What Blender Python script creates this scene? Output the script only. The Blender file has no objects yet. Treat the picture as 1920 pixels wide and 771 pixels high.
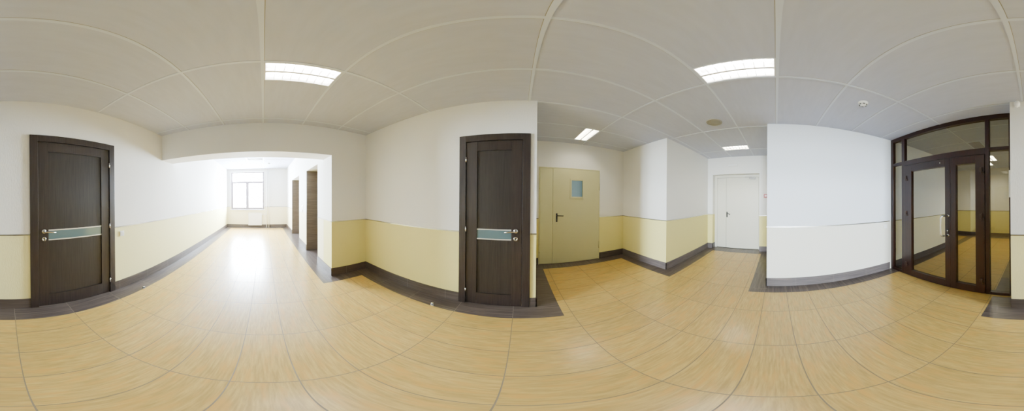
import bpy, bmesh, math, random
from mathutils import Matrix, Vector
random.seed(7)
sc = bpy.context.scene
COL = sc.collection
PI = math.pi

# ------------------------------------------------------------------ measured layout (metres, camera foot at the origin)
EYE = 1.386
H = 2.633            # suspended ceiling of the hall
H2 = 2.84            # higher ceiling of the lift corridor
A = 1.785            # left wall face  x=-A
B = 1.791            # right wall face x=+B
FY = 2.482           # front wall face
SOF = 2.857          # far side of the lintel
LT = 2.128           # underside of the lintel
LX = 1.094           # lift wall face
N = 7.80             # window wall face
LB = -0.236          # where the left wall ends (toward the glass doors)
RB = -0.183          # where the right wall ends
CX = 3.281           # wall with the sand-coloured steel door
EY = -2.415
FX = 1.918
GY = -4.324          # wall with the white steel door
KY = -2.427
KX = 0.132
GX = -2.068          # glass partition
HX = -6.02           # far wall beyond the glass
DADO = 1.0
BASE = 0.15
TX, TY, OX, OY = 0.2915, 0.596, 0.145, 0.06       # floor tile grid
CGX, CGY, COX, COY = 0.606, 1.205, -0.006, 1.11   # ceiling grid

# ------------------------------------------------------------------ node helpers
def new_mat(name):
    m = bpy.data.materials.new(name); m.use_nodes = True
    nt = m.node_tree
    return m, nt, nt.nodes['Principled BSDF']

def nd(nt, t, **kw):
    n = nt.nodes.new(t)
    for k, v in kw.items(): setattr(n, k, v)
    return n

def lk(nt, a, b): nt.links.new(a, b)

def mth(nt, op, a, b=None, c=None):
    n = nd(nt, 'ShaderNodeMath', operation=op)
    for i, v in enumerate((a, b, c)):
        if v is None: continue
        if isinstance(v, (int, float)): n.inputs[i].default_value = v
        else: lk(nt, v, n.inputs[i])
    return n.outputs[0]

def mix(nt, fac, a, b, bt='MIX'):
    n = nd(nt, 'ShaderNodeMix', data_type='RGBA', blend_type=bt)
    for s, v in ((n.inputs[0], fac), (n.inputs[6], a), (n.inputs[7], b)):
        if isinstance(v, (int, float)): s.default_value = v
        elif isinstance(v, tuple): s.default_value = (*v[:3], 1)
        else: lk(nt, v, s)
    return n.outputs[2]

def ramp(nt, fac, p0, p1, c0=(0, 0, 0), c1=(1, 1, 1)):
    n = nd(nt, 'ShaderNodeValToRGB')
    n.color_ramp.elements[0].position = p0; n.color_ramp.elements[0].color = (*c0, 1)
    n.color_ramp.elements[1].position = p1; n.color_ramp.elements[1].color = (*c1, 1)
    lk(nt, fac, n.inputs[0]); return n.outputs[0]

def pos(nt):
    return nd(nt, 'ShaderNodeNewGeometry').outputs['Position']

def noise(nt, vec, scale, detail=3, rough=.5):
    n = nd(nt, 'ShaderNodeTexNoise'); n.inputs['Scale'].default_value = scale
    n.inputs['Detail'].default_value = detail; n.inputs['Roughness'].default_value = rough
    lk(nt, vec, n.inputs['Vector']); return n.outputs[0]

def scaled(nt, vec, s):
    n = nd(nt, 'ShaderNodeVectorMath', operation='MULTIPLY'); lk(nt, vec, n.inputs[0]); n.inputs[1].default_value = s
    return n.outputs[0]

def bump(nt, bsdf, h, strength, dist):
    n = nd(nt, 'ShaderNodeBump'); n.inputs['Strength'].default_value = strength; n.inputs['Distance'].default_value = dist
    lk(nt, h, n.inputs['Height']); lk(nt, n.outputs[0], bsdf.inputs['Normal'])

def plain(name, col, rough=.5, metal=0, spec=.5, var=0.0):
    m, nt, b = new_mat(name)
    b.inputs['Base Color'].default_value = (*col, 1); b.inputs['Roughness'].default_value = rough
    b.inputs['Metallic'].default_value = metal; b.inputs['Specular IOR Level'].default_value = spec
    if var:
        f = noise(nt, pos(nt), 9, 2)
        c = mix(nt, f, tuple(x*(1-var) for x in col), tuple(min(1, x*(1+var)) for x in col))
        lk(nt, c, b.inputs['Base Color'])
    return m

def wall_paint(name, up, lo):
    m, nt, b = new_mat(name)
    p = pos(nt)
    s = nd(nt, 'ShaderNodeSeparateXYZ'); lk(nt, p, s.inputs[0])
    f = mth(nt, 'GREATER_THAN', s.outputs[2], DADO)
    big = noise(nt, p, 1.6, 2)
    c = mix(nt, f, lo, up)
    c2 = mix(nt, mth(nt, 'MULTIPLY', big, .10), c, (.45, .44, .40))
    lk(nt, c2, b.inputs['Base Color'])
    b.inputs['Roughness'].default_value = .75; b.inputs['Specular IOR Level'].default_value = .25
    h = noise(nt, scaled(nt, p, (1, 1, .22)), 120, 2)
    bump(nt, b, h, .35, .004)
    return m

WHITE = (.80, .79, .75)
M_wall = wall_paint('wall_paint', WHITE, (.755, .68, .265))
M_wall_l = wall_paint('wall_paint_left', (.80, .795, .77), (.80, .745, .37))  # same yellow paint, paled as if daylight fell on it
M_wall_k = wall_paint('wall_paint_daylit', (.74, .775, .815), (.80, .775, .68))  # same wall paint; daylight's blue cast and bleaching put into the colours
M_wall_e = wall_paint('wall_paint_end', (.84, .84, .82), (.82, .76, .52))
M_plaster = plain('white_plaster', (.82, .81, .77), .8, var=.02)

def tile_mat(name, c0, c1, c2, sx, sy, ox, oy, joint, rough, grain=(34, 1.3, 1), jw=.0022, tilevar=.10):
    m, nt, b = new_mat(name)
    p = pos(nt)
    s = nd(nt, 'ShaderNodeSeparateXYZ'); lk(nt, p, s.inputs[0])
    mask = None; cells = []
    for out, sp, o in ((s.outputs[0], sx, ox), (s.outputs[1], sy, oy)):
        if not sp:
            cells.append(None); continue
        u = mth(nt, 'DIVIDE', mth(nt, 'SUBTRACT', out, o), sp)
        fr = mth(nt, 'FRACT', u); cells.append(mth(nt, 'FLOOR', u))
        d = mth(nt, 'MINIMUM', fr, mth(nt, 'SUBTRACT', 1.0, fr))
        g = mth(nt, 'LESS_THAN', d, jw/sp)
        mask = g if mask is None else mth(nt, 'MAXIMUM', mask, g)
    cv = nd(nt, 'ShaderNodeCombineXYZ')
    for i, c in enumerate(cells):
        if c is not None: lk(nt, c, cv.inputs[i])
    wn = nd(nt, 'ShaderNodeTexWhiteNoise', noise_dimensions='3D'); lk(nt, cv.outputs[0], wn.inputs['Vector'])
    off = nd(nt, 'ShaderNodeVectorMath', operation='MULTIPLY_ADD')
    lk(nt, wn.outputs['Color'], off.inputs[0]); off.inputs[1].default_value = (9, 9, 9); lk(nt, p, off.inputs[2])
    sv = scaled(nt, off.outputs[0], grain)
    g1 = noise(nt, sv, 1.0, 4, .62)
    g2 = noise(nt, scaled(nt, off.outputs[0], (grain[0]*.28, grain[1]*.7, 1)), 1.0, 2)
    c = mix(nt, ramp(nt, g1, .36, .66), c0, c1)
    c = mix(nt, ramp(nt, g2, .50, .72), c, c2)
    tv = mth(nt, 'MULTIPLY_ADD', wn.outputs['Value'], tilevar, 1-tilevar/2)
    hs = nd(nt, 'ShaderNodeHueSaturation'); lk(nt, c, hs.inputs['Color']); lk(nt, tv, hs.inputs['Value'])
    col = mix(nt, mask, hs.outputs[0], joint)
    lk(nt, col, b.inputs['Base Color'])
    r = mth(nt, 'MULTIPLY_ADD', mask, .4, rough); lk(nt, r, b.inputs['Roughness'])
    b.inputs['Specular IOR Level'].default_value = .5
    if 'beige' in name: b.inputs['Specular IOR Level'].default_value = .6
    bump(nt, b, mth(nt, 'SUBTRACT', mth(nt, 'MULTIPLY', g1, .12), mask), .25, .002)
    return m

BE0, BE1, BE2 = (.345, .222, .056), (.50, .338, .098), (.485, .275, .055)
M_floor = tile_mat('beige_wood_tile', BE0, BE1, BE2, TX, TY, OX, OY, (.165, .125, .075), .28, grain=(80, 6.5, 1), jw=.0030)
DK0, DK1, DK2 = (.046, .034, .028), (.125, .096, .080), (.070, .052, .042)
M_dk_y = tile_mat('dark_border_tile', DK0, DK1, DK2, 0, TY, OX, OY, (.22, .18, .14), .33, grain=(46, 2.0, 1))
M_dk_x = tile_mat('dark_border_tile_across', DK0, DK1, DK2, TX, 0, OX, OY, (.22, .18, .14), .33, grain=(46, 2.0, 1))
M_dk_c = tile_mat('dark_border_tile_alcove', DK0, DK1, DK2, 0, TX, OX, OY, (.16, .13, .10), .33, grain=(2.0, 46, 1))

def streak_mat(name, c0, c1, sc3, rough, spec=.5, lo=.35, hi=.68, joints=0):
    m, nt, b = new_mat(name)
    p = pos(nt)
    g = noise(nt, scaled(nt, p, sc3), 1.0, 4, .6)
    c = mix(nt, ramp(nt, g, lo, hi), c0, c1)
    if joints:
        s = nd(nt, 'ShaderNodeSeparateXYZ'); lk(nt, p, s.inputs[0])
        q = mth(nt, 'FRACT', mth(nt, 'DIVIDE', mth(nt, 'ADD', mth(nt, 'ADD', s.outputs[0], s.outputs[1]), 20.0), joints))
        c = mix(nt, mth(nt, 'LESS_THAN', q, .005), c, (.20, .17, .14))
    lk(nt, c, b.inputs['Base Color']); b.inputs['Roughness'].default_value = rough
    b.inputs['Specular IOR Level'].default_value = spec
    bump(nt, b, g, .12, .002)
    return m

M_base = streak_mat('dark_tile_baseboard', (.046, .034, .027), (.095, .072, .060), (3, 3, 70), .4, joints=.596)
M_base_k = streak_mat('dark_baseboard_daylit', (.075, .062, .060), (.15, .125, .12), (3, 3, 70), .4, joints=.596)  # dark baseboard tile with the grey of daylight mixed into its colour
M_jamb = streak_mat('brown_tile_jamb', (.105, .080, .054), (.17, .132, .092), (3, 3, 60), .4)
M_wenge = streak_mat('wenge_wood', (.0155, .0105, .0088), (.034, .0235, .0195), (70, 70, 3), .38, .45)
M_wenge_p = streak_mat('wenge_panel', (.0155, .0118, .0100), (.030, .0235, .0195), (90, 90, 3), .42, .4)
M_mahog = streak_mat('dark_red_brown_frame', (.017, .0038, .0022), (.030, .0070, .0038), (60, 60, 2), .33, .5)
M_black = plain('black_plastic', (.012, .011, .011), .35)
M_dgap = plain('door_gap', (.006, .005, .004), .8)
M_steel = plain('brushed_steel', (.50, .48, .44), .25, 1.0)
M_chrome = plain('bright_chrome', (.80, .80, .80), .14, 1.0)
M_alu = plain('satin_aluminium', (.50, .50, .49), .25, .9)
M_strip = plain('pale_metal_strip', (.72, .71, .66), .3, .5)
M_sand = plain('sand_steel_door', (.55, .525, .285), .45, var=.02)
M_sand_f = plain('sand_steel_frame', (.54, .51, .28), .45, var=.02)
M_wdoor = plain('white_steel_door', (.68, .655, .545), .42, var=.02)
M_white = plain('white_plastic', (.84, .84, .81), .35)
M_white2 = plain('white_enamel', (.86, .86, .84), .3)
M_red = plain('red_plastic', (.42, .05, .05), .4)
M_pink = plain('pale_window', (.80, .66, .66), .3)
M_dgrey = plain('dull_louvre', (.10, .10, .095), .6)
M_pull = plain('polished_pull', (.60, .58, .53), .22, 1.0)
M_grille = plain('grey_grille', (.34, .33, .31), .55)
M_spk = plain('speaker_mesh', (.33, .315, .26), .6)
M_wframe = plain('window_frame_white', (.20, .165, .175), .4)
M_bronze = plain('bronze_hinge', (.05, .028, .02), .35, .4)
M_loft = plain('steel_lift_door', (.45, .45, .45), .3, .9)

def ceil_mat():
    m, nt, b = new_mat('ceiling_tile')
    p = pos(nt)
    g = noise(nt, scaled(nt, p, (26, 4, 1)), 1.0, 3)
    g2 = noise(nt, p, 2.2, 2)
    c = mix(nt, ramp(nt, g, .3, .7), (.485, .512, .625), (.52, .548, .665))
    c = mix(nt, mth(nt, 'MULTIPLY', g2, .12), c, (.47, .485, .55))
    lk(nt, c, b.inputs['Base Color']); b.inputs['Roughness'].default_value = .85
    b.inputs['Specular IOR Level'].default_value = .2
    bump(nt, b, noise(nt, p, 90, 2), .15, .002)
    return m
M_ceil = ceil_mat()
M_tbar = plain('ceiling_grid_bar', (.59, .64, .74), .45)
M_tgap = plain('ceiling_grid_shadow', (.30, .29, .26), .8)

def glass_mat(name, tint, ior=1.5, rough=0.0, boost=1.0):
    m, nt, b = new_mat(name); nt.nodes.remove(b)
    out = nt.nodes['Material Output']
    t = nd(nt, 'ShaderNodeBsdfTransparent'); t.inputs[0].default_value = (*tint, 1)
    g = nd(nt, 'ShaderNodeBsdfGlossy'); g.inputs['Roughness'].default_value = rough
    geo = nd(nt, 'ShaderNodeNewGeometry'); dp = nd(nt, 'ShaderNodeVectorMath', operation='DOT_PRODUCT')
    lk(nt, geo.outputs['Incoming'], dp.inputs[0]); lk(nt, geo.outputs['Normal'], dp.inputs[1])
    f0 = ((ior-1)/(ior+1))**2*boost                      # Schlick reflectance, the same on both faces
    sch = mth(nt, 'POWER', mth(nt, 'SUBTRACT', 1.0, mth(nt, 'ABSOLUTE', dp.outputs['Value'])), 5.0)
    ms = nd(nt, 'ShaderNodeMixShader')
    lk(nt, mth(nt, 'MULTIPLY_ADD', sch, 1-f0, f0), ms.inputs[0])
    lk(nt, t.outputs[0], ms.inputs[1]); lk(nt, g.outputs[0], ms.inputs[2]); lk(nt, ms.outputs[0], out.inputs[0])
    return m
M_glass = glass_mat('partition_glass', (.90, .91, .83), 1.5, 0, 1.9)
M_wglass = glass_mat('window_glass', (.95, .96, .97))
M_blueglass = plain('blue_grey_glass', (.15, .25, .31), .12, 0, .7)
M_strglass = plain('smoked_strip_glass', (.10, .15, .155), .10, 0, .8)

def emit(name, col, s):
    m, nt, b = new_mat(name)
    b.inputs['Base Color'].default_value = (.9, .9, .9, 1)
    b.inputs['Emission Color'].default_value = (*col, 1); b.inputs['Emission Strength'].default_value = s
    return m
TUBE = 95.0
M_tube = emit('fluorescent_tube', (1.0, .97, .93), TUBE)
M_tube_w = emit('warm_fluorescent_tube', (1.0, .93, .74), TUBE)
M_tube_h = emit('hall_fluorescent_tube', (1.0, .93, .76), TUBE*1.7)
M_tube_off = plain('unlit_tube', (.8, .8, .8), .4)
M_refl = plain('white_reflector', (.90, .90, .88), .35)
M_blade = plain('louvre_blade', (.80, .80, .79), .3, .0)
M_glow = emit('emergency_glow', (.75, .88, 1.0), 3.0)

# ------------------------------------------------------------------ mesh helpers
class MB:
    """collects shapes; build() makes ONE mesh object"""
    def __init__(self): self.bm = bmesh.new(); self.mats = []
    def _mi(self, m):
        if m not in self.mats: self.mats.append(m)
        return self.mats.index(m)
    def box(self, x0, x1, y0, y1, z0, z1, m):
        x0, x1 = sorted((x0, x1)); y0, y1 = sorted((y0, y1)); z0, z1 = sorted((z0, z1))
        i = self._mi(m)
        v = [self.bm.verts.new(c) for c in ((x0,y0,z0),(x1,y0,z0),(x1,y1,z0),(x0,y1,z0),(x0,y0,z1),(x1,y0,z1),(x1,y1,z1),(x0,y1,z1))]
        for f in ((0,3,2,1),(4,5,6,7),(0,1,5,4),(1,2,6,5),(2,3,7,6),(3,0,4,7)):
            self.bm.faces.new([v[k] for k in f]).material_index = i
        return self
    def bbox(self, x0, x1, y0, y1, z0, z1, m, r=.004, seg=2):
        """box with rounded edges"""
        t = bmesh.new(); 
        bmesh.ops.create_cube(t, size=1)
        for v in t.verts: v.co = Vector(((x0+x1)/2+v.co.x*abs(x1-x0), (y0+y1)/2+v.co.y*abs(y1-y0), (z0+z1)/2+v.co.z*abs(z1-z0)))
        bmesh.ops.bevel(t, geom=list(t.edges), offset=r, segments=seg, affect='EDGES', profile=.5)
        return self._join(t, m)
    def _join(self, t, m, smooth=False):
        i = self._mi(m)
        mp = {v: self.bm.verts.new(v.co) for v in t.verts}
        for f in t.faces:
            try:
                nf = self.bm.faces.new([mp[v] for v in f.verts]); nf.material_index = i; nf.smooth = smooth or f.smooth
            except ValueError: pass
        t.free(); return self
    def quad(self, pts, m):
        i = self._mi(m)
        self.bm.faces.new([self.bm.verts.new(p) for p in pts]).material_index = i
        return self
    def rod(self, p0, p1, r, m, seg=20, r2=None):
        p0, p1 = Vector(p0), Vector(p1); d = p1-p0
        t = bmesh.new()
        bmesh.ops.create_cone(t, cap_ends=True, segments=seg, radius1=r, radius2=r if r2 is None else r2, depth=d.length)
        M = Matrix.Translation((p0+p1)/2) @ d.to_track_quat('Z', 'Y').to_matrix().to_4x4()
        bmesh.ops.transform(t, matrix=M, verts=t.verts)
        for f in t.faces: f.smooth = len(f.verts) == 4
        return self._join(t, m)
    def lathe(self, c, axis, prof, m, seg=28):
        """prof: list of (radius, height along axis) from centre point c"""
        q = Vector(axis).normalized().to_track_quat('Z', 'Y'); i = self._mi(m); rings = []
        for r, h in prof:
            if r < 1e-6: rings.append([self.bm.verts.new(Vector(c)+q @ Vector((0, 0, h)))])
            else: rings.append([self.bm.verts.new(Vector(c)+q @ Vector((r*math.cos(2*PI*k/seg), r*math.sin(2*PI*k/seg), h))) for k in range(seg)])
        for a, b in zip(rings, rings[1:]):
            for k in range(seg):
                k2 = (k+1) % seg
                vs = [a[0], b[k], b[k2]] if len(a) == 1 else ([a[k], b[0], a[k2]] if len(b) == 1 else [a[k], b[k], b[k2], a[k2]])
                try: f = self.bm.faces.new(vs); f.material_index = i; f.smooth = True
                except ValueError: pass
        return self
    def tube(self, pts, r, m, seg=14):
        pts = [Vector(p) for p in pts]; i = self._mi(m); rings = []
        up = None
        for k, p in enumerate(pts):
            d = (pts[min(k+1, len(pts)-1)]-pts[max(k-1, 0)]).normalized()
            if up is None:
                up = d.orthogonal().normalized()
            up = (up-d*up.dot(d)).normalized(); s = d.cross(up)
            rings.append([self.bm.verts.new(p+r*(math.cos(2*PI*j/seg)*up+math.sin(2*PI*j/seg)*s)) for j in range(seg)])
        for a, b in zip(rings, rings[1:]):
            for j in range(seg):
                f = self.bm.faces.new([a[j], a[(j+1) % seg], b[(j+1) % seg], b[j]]); f.material_index = i; f.smooth = True
        for rg, rv in ((rings[0], True), (rings[-1], False)):
            f = self.bm.faces.new(rg[::-1] if rv else rg); f.material_index = i
        return self
    def build(self, name, parent=None, base=(0, 0, 0)):
        bm = self.bm
        bmesh.ops.recalc_face_normals(bm, faces=bm.faces)
        if any(base): bmesh.ops.translate(bm, vec=-Vector(base), verts=bm.verts)
        me = bpy.data.meshes.new(name); bm.to_mesh(me); bm.free()
        for m in self.mats: me.materials.append(m)
        o = bpy.data.objects.new(name, me); COL.objects.link(o)
        if parent is not None: o.parent = parent
        return o

def tag(o, label=None, cat=None, group=None, kind=None):
    for k, v in (('label', label), ('category', cat), ('group', group), ('kind', kind)):
        if v: o[k] = v
    return o
def root(name, loc, label, cat=None, group=None, kind=None):
    o = bpy.data.objects.new(name, None); COL.objects.link(o); o.location = loc; o.empty_display_size = .1
    return tag(o, label, cat, group, kind)
def struct(mb, name, label=None):
    return tag(mb.build(name), label, None, None, 'structure')
def copy_tree(o, parent=None):
    c = o.copy(); COL.objects.link(c); c.parent = parent
    for ch in list(o.children): copy_tree(ch, c)
    return c
def bevel(o, w=.003, seg=2):
    b = o.modifiers.new('bevel', 'BEVEL'); b.width = w; b.segments = seg; b.limit_method = 'ANGLE'; return o

# ------------------------------------------------------------------ floor
def rects(x0, x1, y0, y1, holes):
    xs = sorted({x0, x1, *[min(max(v, x0), x1) for h in holes for v in h[:2]]})
    ys = sorted({y0, y1, *[min(max(v, y0), y1) for h in holes for v in h[2:4]]})
    for xa, xb in zip(xs, xs[1:]):
        for ya, yb in zip(ys, ys[1:]):
            cx, cy = (xa+xb)/2, (ya+yb)/2
            if not any(h[0] < cx < h[1] and h[2] < cy < h[3] for h in holes): yield xa, xb, ya, yb

strips = [  # dark border, ordered by priority; (x0,x1,y0,y1,material)
    (-2.03, -1.537, -.508, LB+.02, M_dk_y), (-A-.03, -1.537, -.508, N+.02, M_dk_y),
    (1.548, B+.02, -.44, 2.255, M_dk_y), (.866, B+.02, 2.255, FY+.02, M_dk_x), (.866, 1.9, 2.255, N+.02, M_dk_y),
    (1.548, CX+.02, -.445, RB+.02, M_dk_y), (3.03, CX+.03, -2.44, RB, M_dk_c), (1.675, CX+.03, -2.44, -2.19, M_dk_x),
    (1.665, FX+.02, -4.34, -2.19, M_dk_y), (KX-.02, FX+.02, -4.60, -4.115, M_dk_x), (KX-.02, .372, -4.34, -2.207, M_dk_y),
    (GX+.03, .372, -2.45, -2.207, M_dk_x), (HX-.02, GX+.03, -2.45, -2.19, M_dk_x), (HX-.02, GX-.04, -.515, LB+.02, M_dk_y),
    (HX-.02, HX+.25, -3.9, LB, M_dk_y), (-A, 1.2, N-.24, N+.02, M_dk_x)]
f = MB()
done = []
for x0, x1, y0, y1, m in strips:
    for r in rects(x0, x1, y0, y1, done): f.quad([(r[0], r[2], 0), (r[1], r[2], 0), (r[1], r[3], 0), (r[0], r[3], 0)], m)
    done.append((x0, x1, y0, y1))
for X0, X1, Y0, Y1 in ((-6.3, 3.6, -4.9, 2.6), (-2.0, 2.1, 2.6, 8.1)):
    for r in rects(X0, X1, Y0, Y1, done): f.quad([(r[0], r[2], 0), (r[1], r[2], 0), (r[1], r[3], 0), (r[0], r[3], 0)], M_floor)
f.box(-6.4, 3.8, -5.0, 8.3, -.12, -.02, M_plaster)
struct(f, 'floor', 'beige wood-look tile floor with a dark brown tile border')

# ------------------------------------------------------------------ ceiling
lights = [  # x0, y0 of each recessed luminaire (0.585 x 0.275)
    (.008, 1.124), (.008, -1.303), (2.432, -1.303), (.614, -3.713), (-5.446, -1.570), (-4.84, -1.303)]  # the last is added, standing in for a lamp reflected in the glass
LW, LD = .582, .272
OFFL = (-.612, 5.78)                 # unlit luminaire in the lift corridor
VENT = (-3.624, -3.05, -1.29, -1.00)
holes = [(x, x+LW, y, y+LD) for x, y in lights]
c = MB()
for r in rects(-6.3, 3.6, -4.9, SOF-.1, holes): c.quad([(r[0], r[2], H), (r[0], r[3], H), (r[1], r[3], H), (r[1], r[2], H)], M_ceil)
bw, bh = .012, .004
def in_main(x, y): return True
k = math.ceil((-6.2-COX)/CGX)
while COX+k*CGX < 3.5:
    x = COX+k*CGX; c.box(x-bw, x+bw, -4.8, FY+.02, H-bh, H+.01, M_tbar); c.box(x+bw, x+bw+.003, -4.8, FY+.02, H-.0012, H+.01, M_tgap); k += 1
k = math.ceil((-4.8-COY)/CGY)
while COY+k*CGY < FY:
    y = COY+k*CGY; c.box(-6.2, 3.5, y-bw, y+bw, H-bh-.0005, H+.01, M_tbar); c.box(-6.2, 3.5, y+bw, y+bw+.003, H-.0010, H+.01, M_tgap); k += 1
hole2 = [(OFFL[0], OFFL[0]+LW, OFFL[1], OFFL[1]+LD)]
for r in rects(-2.0, 2.1, SOF-.05, 8.1, hole2): c.quad([(r[0], r[2], H2), (r[0], r[3], H2), (r[1], r[3], H2), (r[1], r[2], H2)], M_ceil)
for k in range(-3, 3): c.box(COX+k*CGX-bw, COX+k*CGX+bw, SOF, 8.0, H2-bh, H2+.01, M_tbar)
for k in range(2, 6): c.box(-1.9, 1.2, COY+k*CGY-bw, COY+k*CGY+bw, H2-bh-.0005, H2+.01, M_tbar)
c.box(-6.6, 4.0, -5.2, 8.4, 3.02, 3.08, M_plaster)  # unseen roof slab, added to keep world light out
struct(c, 'ceiling', 'pale grey suspended tile ceiling with white grid bars')

# ------------------------------------------------------------------ walls (solid, with real door openings)
T = H+.06
def wall(name, label, boxes, m):
    w = MB()
    for b in boxes: w.box(*b, m)
    return struct(w, name, label)
D1 = (.325, 1.285, 2.075)    # left dark door opening
D2 = (-.035, .62, 2.075)     # right dark door opening
DC = (-1.722, -.393, 2.05)   # sand steel door opening
wall('wall_left', 'left wall, white above and pale yellow below',
     [(-2.03, -A, LB, D1[0], 0, T), (-2.03, -A, D1[0], D1[1], D1[2], T), (-2.03, -A, D1[1], N+.3, 0, 3.03),
      (-2.03, -A-.14, D1[0], D1[1], 0, D1[2])], M_wall_l)
wall('wall_right', 'right wall beside the narrow dark door',
     [(B, 1.99, RB, D2[0], 0, T), (B, 1.99, D2[0], D2[1], D2[2], T), (B, 1.99, D2[1], FY+.3, 0, T), (B+.14, 1.99, D2[0], D2[1], 0, D2[2])], M_wall)
wall('wall_front', 'short front wall and white lintel over the corridor opening',
     [(LX, B+.1, FY, SOF, 0, 3.03), (-A-.05, LX, FY, SOF, LT, 3.03)], M_wall)
N1, N2, NT = (3.19, 4.11), (4.965, 6.285), 2.113
ND = 1.75
wall('wall_corridor', 'lift corridor wall with two deep recesses',
     [(LX, ND, SOF, N1[0], 0, 3.03), (LX, ND, N1[1], N2[0], 0, 3.03), (LX, ND, N2[1], N+.3, 0, 3.03),
      (LX, ND, N1[0], N1[1], NT, 3.03), (LX, ND, N2[0], N2[1], NT, 3.03), (ND, ND+.1, SOF, N+.3, 0, 3.03)], M_wall_e)
WX0, WX1, WZ0, WZ1 = -1.590, .008, .865, 2.695
wall('wall_window', 'end wall around the bright window',
     [(-A-.05, WX0, N, N+.3, 0, 3.03), (WX1, LX+.05, N, N+.3, 0, 3.03), (WX0, WX1, N, N+.3, 0, WZ0), (WX0, WX1, N, N+.3, WZ1, 3.03)], M_wall_e)
wall('wall_alcove', 'hidden return wall behind the narrow dark door',
     [(1.99, CX+.2, RB, RB+.15, 0, T)], M_wall)
wall('wall_far_right', 'alcove wall around the sand-coloured steel door',
     [(CX, CX+.2, DC[1], RB, 0, T), (CX, CX+.2, EY-.05, DC[0], 0, T), (CX, CX+.2, DC[0], DC[1], DC[2], T), (CX+.12, CX+.2, DC[0], DC[1], 0, DC[2])], M_wall)
wall('wall_corner', 'projecting corner block between the two steel doors', [(FX, CX+.2, GY-.5, EY, 0, T)], M_wall)
NX0, NX1, NZ, NYB = .440, 1.765, 2.138, -4.51
wall('wall_back', 'back wall around the white steel door niche',
     [(KX-.05, NX0, GY-.5, GY, 0, T), (NX1, FX+.05, GY-.5, GY, 0, T), (NX0, NX1, GY-.5, GY, NZ, T), (NX0, NX1, GY-.5, NYB-.06, 0, NZ)], M_wall)
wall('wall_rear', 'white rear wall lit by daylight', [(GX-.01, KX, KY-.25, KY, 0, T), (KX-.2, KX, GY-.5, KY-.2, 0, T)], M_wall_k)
wall('wall_hall_rear', 'wall continuing beyond the glass doors', [(-4.70, GX-.01, KY-.25, KY, 0, T), (-4.70, -4.5, -3.9, KY-.2, 0, T), (HX-.1, -4.5, -4.05, -3.85, 0, T)], M_wall)
wall('wall_hall_far', 'far wall beyond the glass doors', [(HX-.15, HX, -4.0, LB+.2, 0, T)], M_wall)
wall('wall_hall_front', 'side wall beyond the glass doors', [(HX-.1, -2.03, LB, LB+.15, 0, T)], M_wall)

# brown tiled jambs of the two lift recesses and steel doors at their backs
n = 0
for (y0, y1) in (N1, N2):
    for (ya, yb, w) in ((y1-.014, y1, 'far'), (y0, y0+.014, 'near')):
        n += 1
        t = MB()
        zs = [0, .3, .6, .9, 1.2, 1.5, 1.8, NT]
        for za, zb in zip(zs, zs[1:]): t.box(LX+.004, ND, ya, yb, za+.0003, zb-.0003, M_jamb)
        struct(t, f'trim_{n}', f'brown wood-look tiles on the {w} jamb of a lift recess')
for i, (y0, y1) in enumerate((N1, N2)):
    r = root(f'door_{6+i}', (ND, (y0+y1)/2, 0), 'steel lift door at the back of a recess', kind='structure')
    ym = (y0+y1)/2
    for ya, yb in ((y0+.03, ym-.002), (ym+.002, y1-.03)):
        MB().box(ND-.03, ND, ya, yb, .005, NT-.03, M_loft).build('door_leaf', r, r.location)

# ------------------------------------------------------------------ baseboards and dado strips
def run(axis, face, out, a, b):
    """axis 'x': the board runs along y on a wall at x=face; out=+-1 is the side of the room"""
    return (axis, face, out, a, b)
runs = {
 'left': ([('x', -A, 1, LB, .242), ('x', -A, 1, 1.362, N)], [('x', -A, 1, LB, .242), ('x', -A, 1, 1.362, N)], M_base),
 'right': ([('x', B, -1, RB-.012, -.117), ('x', B, -1, .697, FY), ('y', RB, -1, B-.012, CX)], [('x', B, -1, RB, -.117), ('x', B, -1, .697, FY), ('y', RB, -1, B, CX)], M_base),
 'front': ([('y', FY, -1, LX-.012, B)], [('y', FY, -1, LX-.004, B)], M_base),
 'corridor': ([('x', LX, -1, FY, N1[0]), ('x', LX, -1, N1[1], N2[0]), ('x', LX, -1, N2[1], N)], [('x', LX, -1, FY, N1[0]), ('x', LX, -1, N2[1], N)], M_base),
 'window': ([('y', N, -1, -A, LX)], [('y', N, -1, -A, WX0-.03), ('y', N, -1, WX1+.05, LX)], M_base),
 'far_right': ([('x', CX, -1, -.379, RB), ('x', CX, -1, EY, -1.738)], [('x', CX, -1, -.379, RB), ('x', CX, -1, EY, -1.738)], M_base),
 'corner': ([('y', EY, 1, FX-.012, CX), ('x', FX, -1, GY, EY+.012)], [('y', EY, 1, FX-.004, CX), ('x', FX, -1, GY, EY+.004)], M_base_k),
 'back': ([('y', GY, 1, KX, NX0), ('y', GY, 1, NX1-.012, FX), ('x', NX1, -1, NYB+.03, GY+.012)], [('y', GY, 1, KX, NX0), ('y', GY, 1, NX1, FX)], M_base_k),
 'rear': ([('y', KY, 1, GX+.035, KX+.012), ('x', KX, 1, GY, KY+.012)], [('y', KY, 1, GX+.035, KX+.004), ('x', KX, 1, GY, KY+.004)], M_base_k),
 'hall_rear': ([('y', KY, 1, -4.7, GX-.045)], [('y', KY, 1, -4.7, GX-.045)], M_base),
 'hall_far': ([('x', HX, 1, -3.85, LB)], [('x', HX, 1, -3.85, LB)], M_base),
 'hall_front': ([('y', LB, -1, HX, GX-.045)], [('y', LB, -1, HX, GX-.045)], M_base),
}
tn = 10
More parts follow.
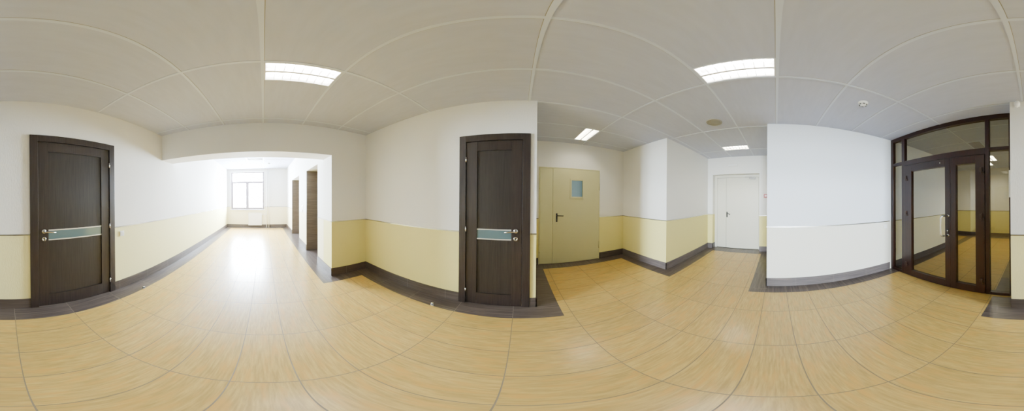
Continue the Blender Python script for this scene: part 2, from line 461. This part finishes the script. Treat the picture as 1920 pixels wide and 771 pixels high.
for nm, (bs, ds, bm_) in runs.items():
    w = MB()
    for axis, fc, out, a, b in bs:
        if axis == 'x': w.box(fc-.0005*out, fc+.012*out, a, b, .0005, BASE, bm_)
        else: w.box(a, b, fc-.0005*out, fc+.012*out, .0005, BASE, bm_)
    struct(w, f'baseboard_{nm}', f'dark tile baseboard of the {nm.replace("_", " ")} wall')
    w = MB()
    for axis, fc, out, a, b in ds:
        if axis == 'x': w.box(fc-.0005*out, fc+.0045*out, a, b, DADO-.008, DADO+.008, M_alu)
        else: w.box(a, b, fc-.0005*out, fc+.0045*out, DADO-.008, DADO+.008, M_alu)
    struct(w, f'trim_{tn}', f'thin aluminium strip between white and yellow paint on the {nm.replace("_", " ")} wall'); tn += 1

# ------------------------------------------------------------------ dark wooden doors
def lever(base, ax, out, side, y, z, m, length=.125, r=.0085):
    """handle on a wall at x=ax; out=+-1 into the room; side=+-1 along y"""
    mb = MB()
    mb.lathe((ax, y, z), (out, 0, 0), [(0, 0), (.026, 0), (.026, .007), (.022, .010), (.012, .010), (.010, .014), (.010, .040), (0, .040)], m)
    pts = [(ax+out*.038, y, z), (ax+out*.050, y+side*.008, z), (ax+out*.053, y+side*.03, z-.001), (ax+out*.053, y+side*length*.7, z-.006), (ax+out*.052, y+side*length, z-.010)]
    mb.tube(pts, r, m)
    return mb

def dark_door(name, label, ax, out, o0, o1, l0, l1, p0, p1, hinge_y, lock_y, side):
    r = root(name, (ax, (o0+o1)/2, 0), label, kind='structure'); base = r.location.copy()
    X = lambda d: ax+out*d
    zt, zo = 2.066, 2.152
    fr = MB()
    fr.box(X(-.02), X(.016), o0, l0-.004, 0, zo, M_wenge); fr.box(X(-.02), X(.016), l1+.004, o1, 0, zo, M_wenge)
    fr.box(X(-.02), X(.016), l0-.004, l1+.004, zt+.005, zo, M_wenge)
    fr.box(X(-.135), X(-.02), l0-.012, l0-.0035, 0, zt+.008, M_wenge); fr.box(X(-.135), X(-.02), l1+.0035, l1+.012, 0, zt+.008, M_wenge)
    fr.box(X(-.135), X(-.02), l0-.012, l1+.012, zt+.004, zt+.008, M_wenge)
    fr.box(X(-.135), X(-.12), l0-.012, l1+.012, 0, zt+.008, M_dgap)
    bevel(fr.build('door_frame', r, base), .003)
    lf = MB()                                      # stiles and rails
    x0, x1 = X(-.040), X(.000)
    lf.box(x0, x1, l0, p0, .008, zt, M_wenge); lf.box(x0, x1, p1, l1, .008, zt, M_wenge)
    lf.box(x0, x1, p0+.0008, p1-.0008, .008, .190, M_wenge); lf.box(x0, x1, p0+.0008, p1-.0008, 1.950, zt, M_wenge)
    lf = lf.build('door_leaf', r, base)
    for z0, z1 in ((.190, .922), (1.047, 1.950)):
        MB().box(X(-.036), X(-.014), p0, p1, z0, z1, M_wenge_p).build('door_panel', lf)
    tag(MB().box(X(-.034), X(-.010), p0, p1, .9345, 1.0345, M_strglass).build('glass_strip', lf), 'blue-grey glass strip')
    for z0, z1 in ((.922, .9345), (1.0345, 1.047)):
        tag(MB().box(X(-.034), X(-.004), p0, p1, z0, z1, M_strip).build('metal_strip', lf), 'pale metal strip')
    for hz in (1.853, 1.034, .216):
        tag(MB().rod((X(.010), hinge_y, hz-.032), (X(.010), hinge_y, hz+.032), .0085, M_chrome, 14)
            .box(X(-.01), X(.008), hinge_y-.006, hinge_y+.006, hz-.03, hz+.03, M_chrome).build('hinge', r, base), 'bright metal hinge')
    tag(lever(base, X(0), out, side, lock_y, 1.032, M_steel).build('door_handle', lf, base), 'satin steel lever handle')
    k = MB().lathe((X(0), lock_y, .941), (out, 0, 0), [(0, .004), (.010, .004), (.010, .009), (.020, .010), (.026, .006), (.026, 0), (0, 0)], M_steel)
    k.box(X(.003), X(.006), lock_y-.003, lock_y+.003, .931, .950, M_black)
    tag(k.build('lock_escutcheon', lf, base), 'round steel keyhole plate')
    # leaf children were built in world space: shift them to the leaf's frame
    for ch in lf.children:
        if ch.name.split('.')[0] in ('door_panel', 'glass_strip', 'metal_strip'):
            ch.data.transform(Matrix.Translation(-base))
    return r
dark_door('door_1', 'wide dark wenge door with a glass strip in the left wall', -A, 1, .242, 1.361, .336, 1.274, .452, 1.154, 1.278, .399, 1)
dark_door('door_2', 'narrow dark wenge door with a glass strip in the right wall', B, -1, -.115, .695, -.024, .610, .092, .484, .613, .043, 1)

# ------------------------------------------------------------------ glass partition with double doors
r = root('door_3', (GX, -1.33, 0), 'dark brown framed glass double door with side lights and top lights', kind='structure'); base = r.location.copy()
xf, xb = GX, GX-.07
fr = MB()
Y0, Y1 = KY, LB
def vbar(y0, y1, z0, z1, d=0): fr.box(xb-d, xf+d, y0, y1, z0, z1, M_mahog)
vbar(Y0, -2.362, 0, H); vbar(-.292, Y1, 0, H)
vbar(-2.126, -2.051, .0, H-.0705); vbar(-.610, -.553, 0, H-.0705)
vbar(-2.362, -.292, H-.072, H)
for ya, yb in ((-2.362, -2.126), (-.553, -.292)): vbar(ya, yb, 2.066, 2.116); vbar(ya, yb, 0, .045)
vbar(-2.051, -.610, 2.025, 2.116)
bevel(fr.build('door_frame', r, base), .004)
for i, (ya, yb, za, zb) in enumerate(((-2.362, -2.126, .045, 2.066), (-2.362, -2.126, 2.116, H-.072), (-2.051, -.610, 2.116, H-.072), (-.553, -.292, .045, 2.066), (-.553, -.292, 2.116, H-.072))):
    MB().box(xb+.03, xb+.036, ya-.004, yb+.004, za-.004, zb+.004, M_glass).build('glass_pane', r, base)
for ya, yb, g0, g1, hy in ((-2.047, -1.1225, -1.879, -1.216, -1.995), (-1.1195, -.614, -1.036, -.744, -.655)):
    lf = MB(); x0, x1 = xf-.055, xf+.012
    lf.box(x0, x1, ya, g0, .012, 2.020, M_mahog); lf.box(x0, x1, g1, yb, .012, 2.020, M_mahog)
    lf.box(x0, x1, g0, g1, .012, .13, M_mahog); lf.box(x0, x1, g0, g1, 1.905, 2.020, M_mahog)
    wide = yb-ya > .6
    lf = bevel(lf.build('door_leaf', r, base), .003)
    tag(lf, 'wider door leaf with the pull handle' if wide else 'narrower door leaf without a handle')
    MB().box(xf-.025, xf-.019, g0-.004, g1+.004, .126, 1.909, M_glass).build('door_glass', lf, base)
    for hz in (1.79, 1.172, .231):
        hb = MB().bbox(xf+.008, xf+.034, hy-.028, hy+.012, hz-.018, hz+.040, M_bronze, .004).bbox(xf+.008, xf+.030, hy-.006, hy+.034, hz-.040, hz-.014, M_bronze, .004)
        hb.rod((xf+.026, hy+.004, hz-.045), (xf+.026, hy+.004, hz+.045), .009, M_bronze, 12)
        hb.build('hinge', lf, base)
    if wide:
        hx = xf+.012; yh = -1.163; yo = -1.225; zt, zb_ = 1.172, .882; d = .105
        def arc(c, a0, a1, rr, f, n=6): return [f(c, a0+(a1-a0)*k/n, rr) for k in range(n+1)]
        ex = Vector((d, yo-yh, 0)); el = ex.length; ex.normalize(); rr = .032
        P = lambda u, z: (hx+ex.x*u, yh+ex.y*u, z)
        pts = [P(0, zt)] + [P(el-rr+rr*math.sin(t*PI/12), zt-rr+rr*math.cos(t*PI/12)) for t in range(7)] + [P(el-rr+rr*math.cos(t*PI/12), zb_+rr-rr*math.sin(t*PI/12)) for t in range(7)] + [P(0, zb_)]
        hd = MB().tube(pts, .0125, M_pull)
        for z in (zt, zb_): hd.lathe((hx, yh, z), (1, 0, 0), [(0, 0), (.019, 0), (.019, .006), (0, .006)], M_steel)
        tag(hd.build('pull_handle', lf, base), 'bent stainless steel pull handle')
        kc = MB().bbox(hx-.001, hx+.006, yh-.018, yh+.012, .918, .976, M_black, .003)
        kc.lathe((hx+.006, yh-.003, .953), (1, 0, 0), [(.009, 0), (.009, .010), (0, .010)], M_chrome).box(hx+.005, hx+.014, yh-.006, yh, .930, .953, M_chrome)
        tag(kc.build('lock_cylinder', lf, base), 'small bright lock cylinder')
        tag(MB().lathe((hx, -1.300, 1.966), (1, 0, 0), [(.007, -.001), (.007, .003), (0, .005)], M_white).build('sensor_dot', lf, base), 'small white dot')

# ------------------------------------------------------------------ sand-coloured steel door
r = root('door_4', (CX, -1.057, 0), 'sand-coloured steel door with a small blue-grey window and a narrow fixed leaf', kind='structure'); base = r.location.copy()
fr = MB(); xo = CX-.016
fr.box(xo, CX+.06, -1.737, -1.716, 0, 2.062, M_sand_f); fr.box(xo, CX+.06, -.399, -.379, 0, 2.062, M_sand_f); fr.box(xo, CX+.06, -1.716, -.399, 2.040, 2.062, M_sand_f)
fr.box(CX+.04, CX+.06, -1.716, -.399, .004, .03, M_sand_f)
bevel(fr.build('door_frame', r, base), .003)
n_leaf = MB().box(xo-.004, CX+.045, -.6655, -.4025, .012, 2.036, M_sand); bevel(n_leaf.build('side_leaf', r, base), .003)
wy0, wy1, wz0, wz1 = -1.315, -1.069, 1.452, 1.800
lf = MB(); x0, x1 = xo-.006, CX+.045
lf.box(x0, x1, -1.7125, wy0, .012, 2.036, M_sand); lf.box(x0, x1, wy1, -.6705, .012, 2.036, M_sand)
lf.box(x0, x1, wy0, wy1, .012, wz0, M_sand); lf.box(x0, x1, wy0, wy1, wz1, 2.036, M_sand)
lf = lf.build('door_leaf', r, base)
wf = MB()
for q in ((wy0-.034, wy0, wz0-.045, wz1+.035), (wy1, wy1+.036, wz0-.045, wz1+.035), (wy0, wy1, wz1, wz1+.035), (wy0, wy1, wz0-.045, wz0)):
    wf.box(x0-.012, x0+.002, *q, M_sand_f)
bevel(wf.build('window_frame', lf, base), .003)
tag(MB().box(x0+.008, x0+.012, wy0, wy1, wz0, wz1, M_blueglass).build('window_glass', lf, base), 'blue-grey wired glass')
hy = -.752
hd = MB().bbox(x0-.009, x0+.001, hy-.018, hy+.018, .930, 1.106, M_black, .008, 3)
hd.rod((x0-.005, hy, 1.060), (x0-.050, hy, 1.060), .010, M_black, 14)
hd.tube([(x0-.046, hy+.004, 1.060), (x0-.052, hy-.012, 1.060), (x0-.054, hy-.04, 1.059), (x0-.054, hy-.128, 1.055)], .0095, M_black)
hd.rod((x0-.008, hy, .965), (x0-.013, hy, .965), .008, M_steel, 14)
tag(hd.build('door_handle', lf, base), 'black lever handle on a long plate')
for y in (-1.722, -.392):
    for z in (1.690, .364):
        MB().rod((xo-.012, y, z-.07), (xo-.012, y, z+.07), .011, M_sand_f, 14).rod((xo-.012, y, z-.085), (xo-.012, y, z-.07), .006, M_steel, 10).box(xo-.014, xo+.004, y-.010, y+.010, z-.06, z+.06, M_sand_f).build('hinge', r, base)

# ------------------------------------------------------------------ white steel door in the niche
r = root('door_5', ((NX0+NX1)/2, NYB, 0), 'white steel double-leaf door with a door closer, set in a niche', kind='structure'); base = r.location.copy()
yf = NYB
fr = MB()
fr.box(NX0+.002, NX0+.035, yf-.055, yf+.022, 0, 2.105, M_wdoor); fr.box(NX1-.078, NX1-.002, yf-.055, yf+.022, 0, 2.105, M_wdoor)
fr.box(NX0+.035, NX1-.078, yf-.055, yf+.022, 2.060, 2.105, M_wdoor); fr.box(NX0+.002, NX1-.002, yf-.055, yf+.005, 2.105, NZ-.001, M_wdoor)
bevel(fr.build('door_frame', r, base), .003)
XG = 1.412
bevel(MB().box(XG+.003, NX1-.081, yf-.05, yf+.012, .010, 2.056, M_wdoor).build('side_leaf', r, base), .003)
lf = bevel(MB().box(NX0+.038, XG-.003, yf-.05, yf+.014, .010, 2.056, M_wdoor).build('door_leaf', r, base), .003)
yo = yf+.014
hd = MB().bbox(1.367, 1.403, yo-.001, yo+.009, .915, 1.075, M_black, .008, 3)
hd.rod((1.385, yo, 1.035), (1.385, yo+.05, 1.035), .010, M_black, 14)
hd.tube([(1.389, yo+.047, 1.035), (1.375, yo+.053, 1.034), (1.345, yo+.054, 1.028), (1.282, yo+.052, 1.000)], .0095, M_black)
tag(hd.build('door_handle', lf, base), 'black lever handle')
cl = MB().bbox(.555, .735, yo+.0, yo+.045, 2.005, 2.052, M_steel, .006)
cl.rod((.690, yo+.022, 2.052), (.690, yo+.022, 2.064), .012, M_steel, 14)
cl.box(.69, .86, yo+.030, yo+.045, 2.056, 2.064, M_steel)
tag(cl.build('door_closer', lf, base), 'grey metal door closer with its arm')

# ------------------------------------------------------------------ end window with sill
r = root('window_1', ((WX0+WX1)/2, N+.10, WZ0), 'bright window with two sashes and a top light', kind='structure'); base = r.location.copy()
ya, yb = N+.07, N+.14
fr = MB()
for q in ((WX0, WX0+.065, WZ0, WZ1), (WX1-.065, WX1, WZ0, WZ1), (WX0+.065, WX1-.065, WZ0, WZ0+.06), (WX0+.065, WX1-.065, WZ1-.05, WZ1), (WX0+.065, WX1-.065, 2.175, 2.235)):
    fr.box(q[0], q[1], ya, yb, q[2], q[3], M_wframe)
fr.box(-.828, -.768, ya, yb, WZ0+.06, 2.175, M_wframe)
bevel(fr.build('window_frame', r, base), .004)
for x0, x1 in ((WX0+.067, -.830), (-.766, WX1-.067)):
    s = MB()
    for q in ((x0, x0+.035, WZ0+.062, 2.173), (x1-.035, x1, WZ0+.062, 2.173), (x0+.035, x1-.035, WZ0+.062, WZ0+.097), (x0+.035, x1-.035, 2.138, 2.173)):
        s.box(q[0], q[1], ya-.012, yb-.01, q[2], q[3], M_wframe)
    s = s.build('sash', r, base)
    MB().box(x0+.033, x1-.033, ya+.03, ya+.034, WZ0+.095, 2.140, M_wglass).build('window_pane', s, base)
MB().box(WX0+.063, WX1-.063, ya+.03, ya+.034, 2.233, WZ1-.048, M_wglass).build('window_pane', r, base)
tag(MB().bbox(WX0-.03, WX1+.04, N-.045, ya, WZ0-.032, WZ0-.002, M_white2, .004).build('window_sill', r, base), 'white window sill')

# ------------------------------------------------------------------ recessed ceiling lights
def luminaire(x, y, z, label, tube_m, group, blade_m=None):
    blade_m = blade_m or M_blade
    r = root('ceiling_light', (x+LW/2, y+LD/2, z), label, 'ceiling light', group); base = r.location.copy()
    x1, y1 = x+LW, y+LD; h = .075
    hs = MB()
    for q in ((x, x1, y, y+.010), (x, x1, y1-.010, y1), (x, x+.010, y+.010, y1-.010), (x1-.010, x1, y+.010, y1-.010)):
        hs.box(q[0], q[1], q[2], q[3], z-.003, z+h, M_refl)
    hs.box(x+.010, x1-.010, y+.010, y1-.010, z+h-.004, z+h, M_refl)
    hs.build('housing', r, base)
    lv = MB(); ym = (y+y1)/2
    lv.box(x+.010, x1-.010, ym-.012, ym+.012, z+.001, z+.034, blade_m)
    nb = 8
    for row0, row1 in ((y+.012, ym-.012), (ym+.012, y1-.012)):
        for k in range(1, nb):
            bx = x+.010+(LW-.020)*k/nb
            lv.box(bx-.0015, bx+.0015, row0, row1, z+.001, z+.034, blade_m)
    # sloped reflector sides
    for s0, s1, t0, t1 in ((y+.010, y+.045, z+.001, z+h-.006), (y1-.010, y1-.045, z+.001, z+h-.006)):
        lv.quad([(x+.010, s0, t0), (x1-.010, s0, t0), (x1-.010, s1, t1), (x+.010, s1, t1)], M_refl)
    lv.build('louvre', r, base)
    for ty in ((y+.012+ym-.012)/2+.006, (y1-.012+ym+.012)/2-.006):
        MB().rod((x+.022, ty, z+.050), (x1-.022, ty, z+.050), .0085, tube_m, 14).build('tube', r, base)
    return r
LG = 'recessed fluorescent ceiling lights'
names = ['lit recessed ceiling light over the hall, nearest the corridor opening',
         'lit recessed ceiling light over the hall, in front of the white rear wall',
         'lit recessed ceiling light above the sand-coloured steel door',
         'small lit recessed ceiling light in front of the white steel door',
         'farther lit ceiling light behind the glass doors, partly hidden by the frame',
         'added ceiling light behind the glass side pane, standing in for a reflected light']
for idx, tm in (((0, 1), M_tube), ((2, 3), M_tube_w), ((4, 5), M_tube_h)):
    first = luminaire(*lights[idx[0]], H, names[idx[0]], tm, LG)
    for i in idx[1:]:
        x, y = lights[i]; o = copy_tree(first); o.location = (x+LW/2, y+LD/2, H); o['label'] = names[i]
luminaire(*OFFL, H2, 'unlit louvred ceiling light at the window end of the corridor', M_tube_off, LG, M_dgrey)

# ------------------------------------------------------------------ small fittings
# ceiling loudspeaker
r = root('ceiling_speaker', (.885, -2.205, H), 'round grey loudspeaker grille flush in the ceiling', 'loudspeaker'); b0 = r.location.copy()
MB().lathe((.885, -2.205, H), (0, 0, -1), [(.118, -.0), (.116, .008), (.100, .010), (.098, .006)], M_spk, 40).build('rim', r, b0)
sp = MB().lathe((.885, -2.205, H), (0, 0, -1), [(.099, .0005), (.099, .0055), (.06, .008), (0, .009)], M_spk, 40)
for k in range(4): sp.lathe((.885, -2.205, H), (0, 0, -1), [(.022+.02*k, .006), (.025+.02*k, .0105), (.028+.02*k, .006)], M_spk, 40)
sp.build('grille', r, b0)
# smoke detectors
def smoke(x, y, z, label):
    r = root('smoke_detector', (x, y, z), label, 'smoke detector', 'ceiling smoke detectors'); b0 = r.location.copy()
    MB().lathe((x, y, z), (0, 0, -1), [(.058, 0), (.058, .012), (.050, .016)], M_white, 36).build('base', r, b0)
    d = MB().lathe((x, y, z), (0, 0, -1), [(.050, .014), (.046, .030), (.040, .034), (0, .040)], M_white, 36)
    for k in range(6):
        a = k*PI/3+.2
        d.rod((x+.043*math.cos(a-.32), y+.043*math.sin(a-.32), z-.033), (x+.043*math.cos(a+.32), y+.043*math.sin(a+.32), z-.033), .0055, M_black, 8)
    d.build('sensor_head', r, b0); return r
s0 = smoke(-.922, -1.552, H, 'white round smoke detector on the ceiling in front of the glass doors')
s1 = copy_tree(s0); s1.location = (.20, 6.55, H2); s1['label'] = 'small white smoke detector on the corridor ceiling near the window'
# motion detector at the top of the left wall end
r = root('motion_detector', (-A, -.153, 2.58), 'small white motion detector under the ceiling on the wall beside the glass doors', 'motion detector'); b0 = r.location.copy()
t = bmesh.new(); bmesh.ops.create_uvsphere(t, u_segments=20, v_segments=12, radius=1)
for v in t.verts:
    z = v.co.z; taper = 1.0 if z > 0 else 1-.35*(-z)
    v.co = Vector((-A+.018+max(v.co.x, -.5)*.030*taper, -.153+v.co.y*.036*taper, 2.580+z*.052))
mb = MB(); mb._join(t, M_white, True); mb.build('body', r, b0)
MB().bbox(-A+.0005, -A+.012, -.186, -.120, 2.545, 2.628, M_white, .004).build('mount', r, b0)
# switch on left wall
r = root('wall_socket', (-A, 1.492, .897), 'white wall socket low on the left wall beside the wide dark door', 'socket', 'wall sockets and switches'); b0 = r.location.copy()
MB().bbox(-A, -A+.010, 1.456, 1.533, .858, .936, M_white, .004).build('cover', r, b0)
MB().lathe((-A+.010, 1.494, .897), (1, 0, 0), [(.026, 0), (.026, .002), (.023, .002), (.020, -.006), (0, -.006)], M_white2).build('socket_well', r, b0)
# outlet on rear wall
r = root('wall_switch', (-1.925, KY, .907), 'white switch on the rear wall next to the glass partition', 'switch', 'wall sockets and switches'); b0 = r.location.copy()
MB().bbox(-1.966, -1.884, KY, KY+.010, .866, .948, M_white, .004).build('cover', r, b0)
MB().bbox(-1.949, -1.901, KY+.008, KY+.014, .883, .931, M_white2, .003).build('rocker', r, b0)
# white box on end of left wall
r = root('wall_box', (-1.90, LB, 1.57), 'narrow white box on the wall end beside the glass partition', 'wall box'); b0 = r.location.copy()
MB().bbox(-1.94, -1.815, LB-.024, LB, 1.425, 1.735, M_white, .006).build('body', r, b0)
# fire call point
r = root('fire_call_point', (.270, GY, 1.525), 'small red fire alarm call point right of the white steel door', 'fire alarm'); b0 = r.location.copy()
MB().bbox(.222, .318, GY, GY+.032, 1.478, 1.572, M_red, .006).build('body', r, b0)
tag(MB().bbox(.245, .295, GY+.030, GY+.035, 1.502, 1.550, M_pink, .003).build('press_window', r, b0), 'pale press window')
# white lamp/plate above the niche
r = root('emergency_lamp', (1.17, GY, 2.375), 'slim white emergency lamp on the wall above the white steel door', 'emergency lamp'); b0 = r.location.copy()
MB().bbox(1.035, 1.304, GY-.001, GY+.030, 2.352, 2.400, M_white2, .008, 3).build('body', r, b0)
MB().bbox(1.055, 1.284, GY+.028, GY+.036, 2.358, 2.386, M_white, .003).build('diffuser', r, b0)
# ceiling grille in the hall beyond the glass
r = root('air_grille', (-3.335, -1.145, H), 'grey louvred air grille in the ceiling behind the glass doors', 'air grille'); b0 = r.location.copy()
x0, x1, y0, y1 = VENT
g = MB()
for q in ((x0, x1, y0, y0+.02), (x0, x1, y1-.02, y1), (x0, x0+.02, y0+.02, y1-.02), (x1-.02, x1, y0+.02, y1-.02)): g.box(q[0], q[1], q[2], q[3], H-.012, H, M_tbar)
g.build('frame', r, b0)
g = MB(); g.box(x0+.02, x1-.02, y0+.02, y1-.02, H-.003, H-.0005, M_dgap)
for k in range(11):
    yy = y0+.03+k*(y1-y0-.06)/10
    g.quad([(x0+.02, yy-.009, H-.011), (x1-.02, yy-.009, H-.011), (x1-.02, yy+.009, H-.003), (x0+.02, yy+.009, H-.003)], M_grille)
g.build('slats', r, b0)
# lift call button
r = root('lift_call_panel', (LX, 4.515, 1.10), 'slim steel lift call button panel between the two lift recesses', 'lift button panel'); b0 = r.location.copy()
MB().bbox(LX-.010, LX, 4.475, 4.555, 1.00, 1.20, M_steel, .003).build('plate', r, b0)
MB().lathe((LX-.010, 4.515, 1.12), (-1, 0, 0), [(.016, 0), (.016, .004), (0, .005)], M_white).build('button', r, b0)
# radiator and riser pipes under / beside the window
r = root('radiator', (-.424, N-.06, .12), 'white panel radiator under the bright window', 'radiator'); b0 = r.location.copy()
rd = MB(); rx0, rx1, rz0, rz1 = -.744, -.104, .12, .695
rd.bbox(rx0, rx1, N-.085, N-.066, rz0, rz1, M_white2, .006); rd.bbox(rx0+.01, rx1-.01, N-.050, N-.034, rz0+.01, rz1-.01, M_white2, .005)
for k in range(16):
    xx = rx0+.035+k*(rx1-rx0-.07)/15; rd.bbox(xx-.011, xx+.011, N-.089, N-.084, rz0+.05, rz1-.05, M_white2, .002, 1)
rd.build('panel', r, b0)
gr = MB()
for k in range(24):
    xx = rx0+.02+k*(rx1-rx0-.04)/23; gr.box(xx-.003, xx+.003, N-.083, N-.034, rz1-.002, rz1+.008, M_white2)
gr.box(rx0, rx1, N-.087, N-.082, rz1-.004, rz1+.008, M_white2).box(rx0, rx1, N-.036, N-.031, rz1-.004, rz1+.008, M_white2)
gr.build('top_grille', r, b0)
MB().rod((rx1-.005, N-.058, .62), (rx1+.05, N-.058, .62), .012, M_white2).rod((rx1+.05, N-.058, .60), (rx1+.05, N-.058, .66), .017, M_white).build('valve', r, b0)
for yy in (rx0+.1, rx1-.1): MB().box(yy-.015, yy+.015, N-.034, N, .45, .60, M_white2).build('bracket', r, b0)
p = MB().rod((.131, N-.055, 0), (.131, N-.055, H2), .016, M_white2, 18).tube([(.131, N-.055, .62), (.05, N-.055, .62), (rx1+.066, N-.058, .62)], .009, M_white2)
tag(p.build('riser_pipe'), 'white heating riser pipe nearer the radiator', 'pipe', 'heating riser pipes')
p = MB().rod((.240, N-.055, 0), (.240, N-.055, H2), .016, M_white2, 18)
tag(p.build('riser_pipe'), 'white heating riser pipe farther from the radiator', 'pipe', 'heating riser pipes')
# door stops on the floor
def stop(x, y, label):
    r = root('door_stop', (x, y, 0), label, 'door stop', 'floor door stops'); b0 = r.location.copy()
    MB().lathe((x, y, 0), (0, 0, 1), [(.021, 0), (.021, .005), (.016, .008), (.016, .030), (.013, .034), (0, .035)], M_chrome, 24).build('post', r, b0)
    MB().lathe((x, y, 0), (0, 0, 1), [(.0165, .012), (.020, .013), (.021, .020), (.020, .026), (.0165, .027)], M_black, 24).build('rubber_ring', r, b0)
    return r
d0 = stop(-1.546, 1.687, 'small chrome door stop on the floor beside the wide dark door')
d1 = copy_tree(d0); d1.location = (1.572, .929, 0); d1['label'] = 'small chrome door stop on the floor beside the narrow dark door'

# ------------------------------------------------------------------ daylight through the window, world
w = bpy.data.worlds.new('World'); sc.world = w; w.use_nodes = True
bg = w.node_tree.nodes['Background']; bg.inputs[0].default_value = (.76, .88, 1.0, 1); bg.inputs[1].default_value = 230.0
l = bpy.data.lights.new('window_daylight', 'AREA'); l.shape = 'RECTANGLE'; l.size = WX1-WX0; l.size_y = WZ1-WZ0
l.cycles.is_portal = True
lo = bpy.data.objects.new('window_daylight', l); COL.objects.link(lo)
lo.location = ((WX0+WX1)/2, N+.2, (WZ0+WZ1)/2); lo.rotation_euler = (-PI/2, 0, 0)

# ------------------------------------------------------------------ camera: the full-turn panorama
cam = bpy.data.cameras.new('Camera'); co = bpy.data.objects.new('Camera', cam); COL.objects.link(co); sc.camera = co
cam.type = 'PANO'
def setp(k, v):
    for tgt in (cam, getattr(cam, 'cycles', None)):
        if tgt is not None and hasattr(tgt, k):
            try: setattr(tgt, k, v)
            except Exception: pass
setp('panorama_type', 'EQUIRECTANGULAR')
Yc = 375.1416; DPP = 16/3
setp('latitude_max', math.radians(Yc/DPP)); setp('latitude_min', -math.radians((771-Yc)/DPP))
setp('longitude_min', -PI); setp('longitude_max', PI)
cam.clip_start = .05; cam.clip_end = 200
pitch, roll, yaw0 = .007588, -.003315, 494.785
Rw = (Matrix.Rotation(roll, 3, 'Y') @ Matrix.Rotation(pitch, 3, 'X')).transposed()
Rz = Matrix.Rotation(-math.radians((960-yaw0)/DPP), 3, 'Z')
Mc = Rw @ Rz @ Matrix.Rotation(PI/2, 3, 'X')
co.matrix_world = Matrix.Translation((0, 0, EYE)) @ Mc.to_4x4()

sc.view_settings.view_transform = 'AgX'; sc.view_settings.look = 'None'
sc.view_settings.exposure = 1.1; sc.view_settings.gamma = 1.0
sc.cycles.use_denoising = True
sc.cycles.max_bounces = 14; sc.cycles.diffuse_bounces = 8; sc.cycles.glossy_bounces = 5; sc.cycles.transparent_max_bounces = 16
sc.cycles.sample_clamp_indirect = 8.0; sc.cycles.caustics_reflective = False; sc.cycles.caustics_refractive = False
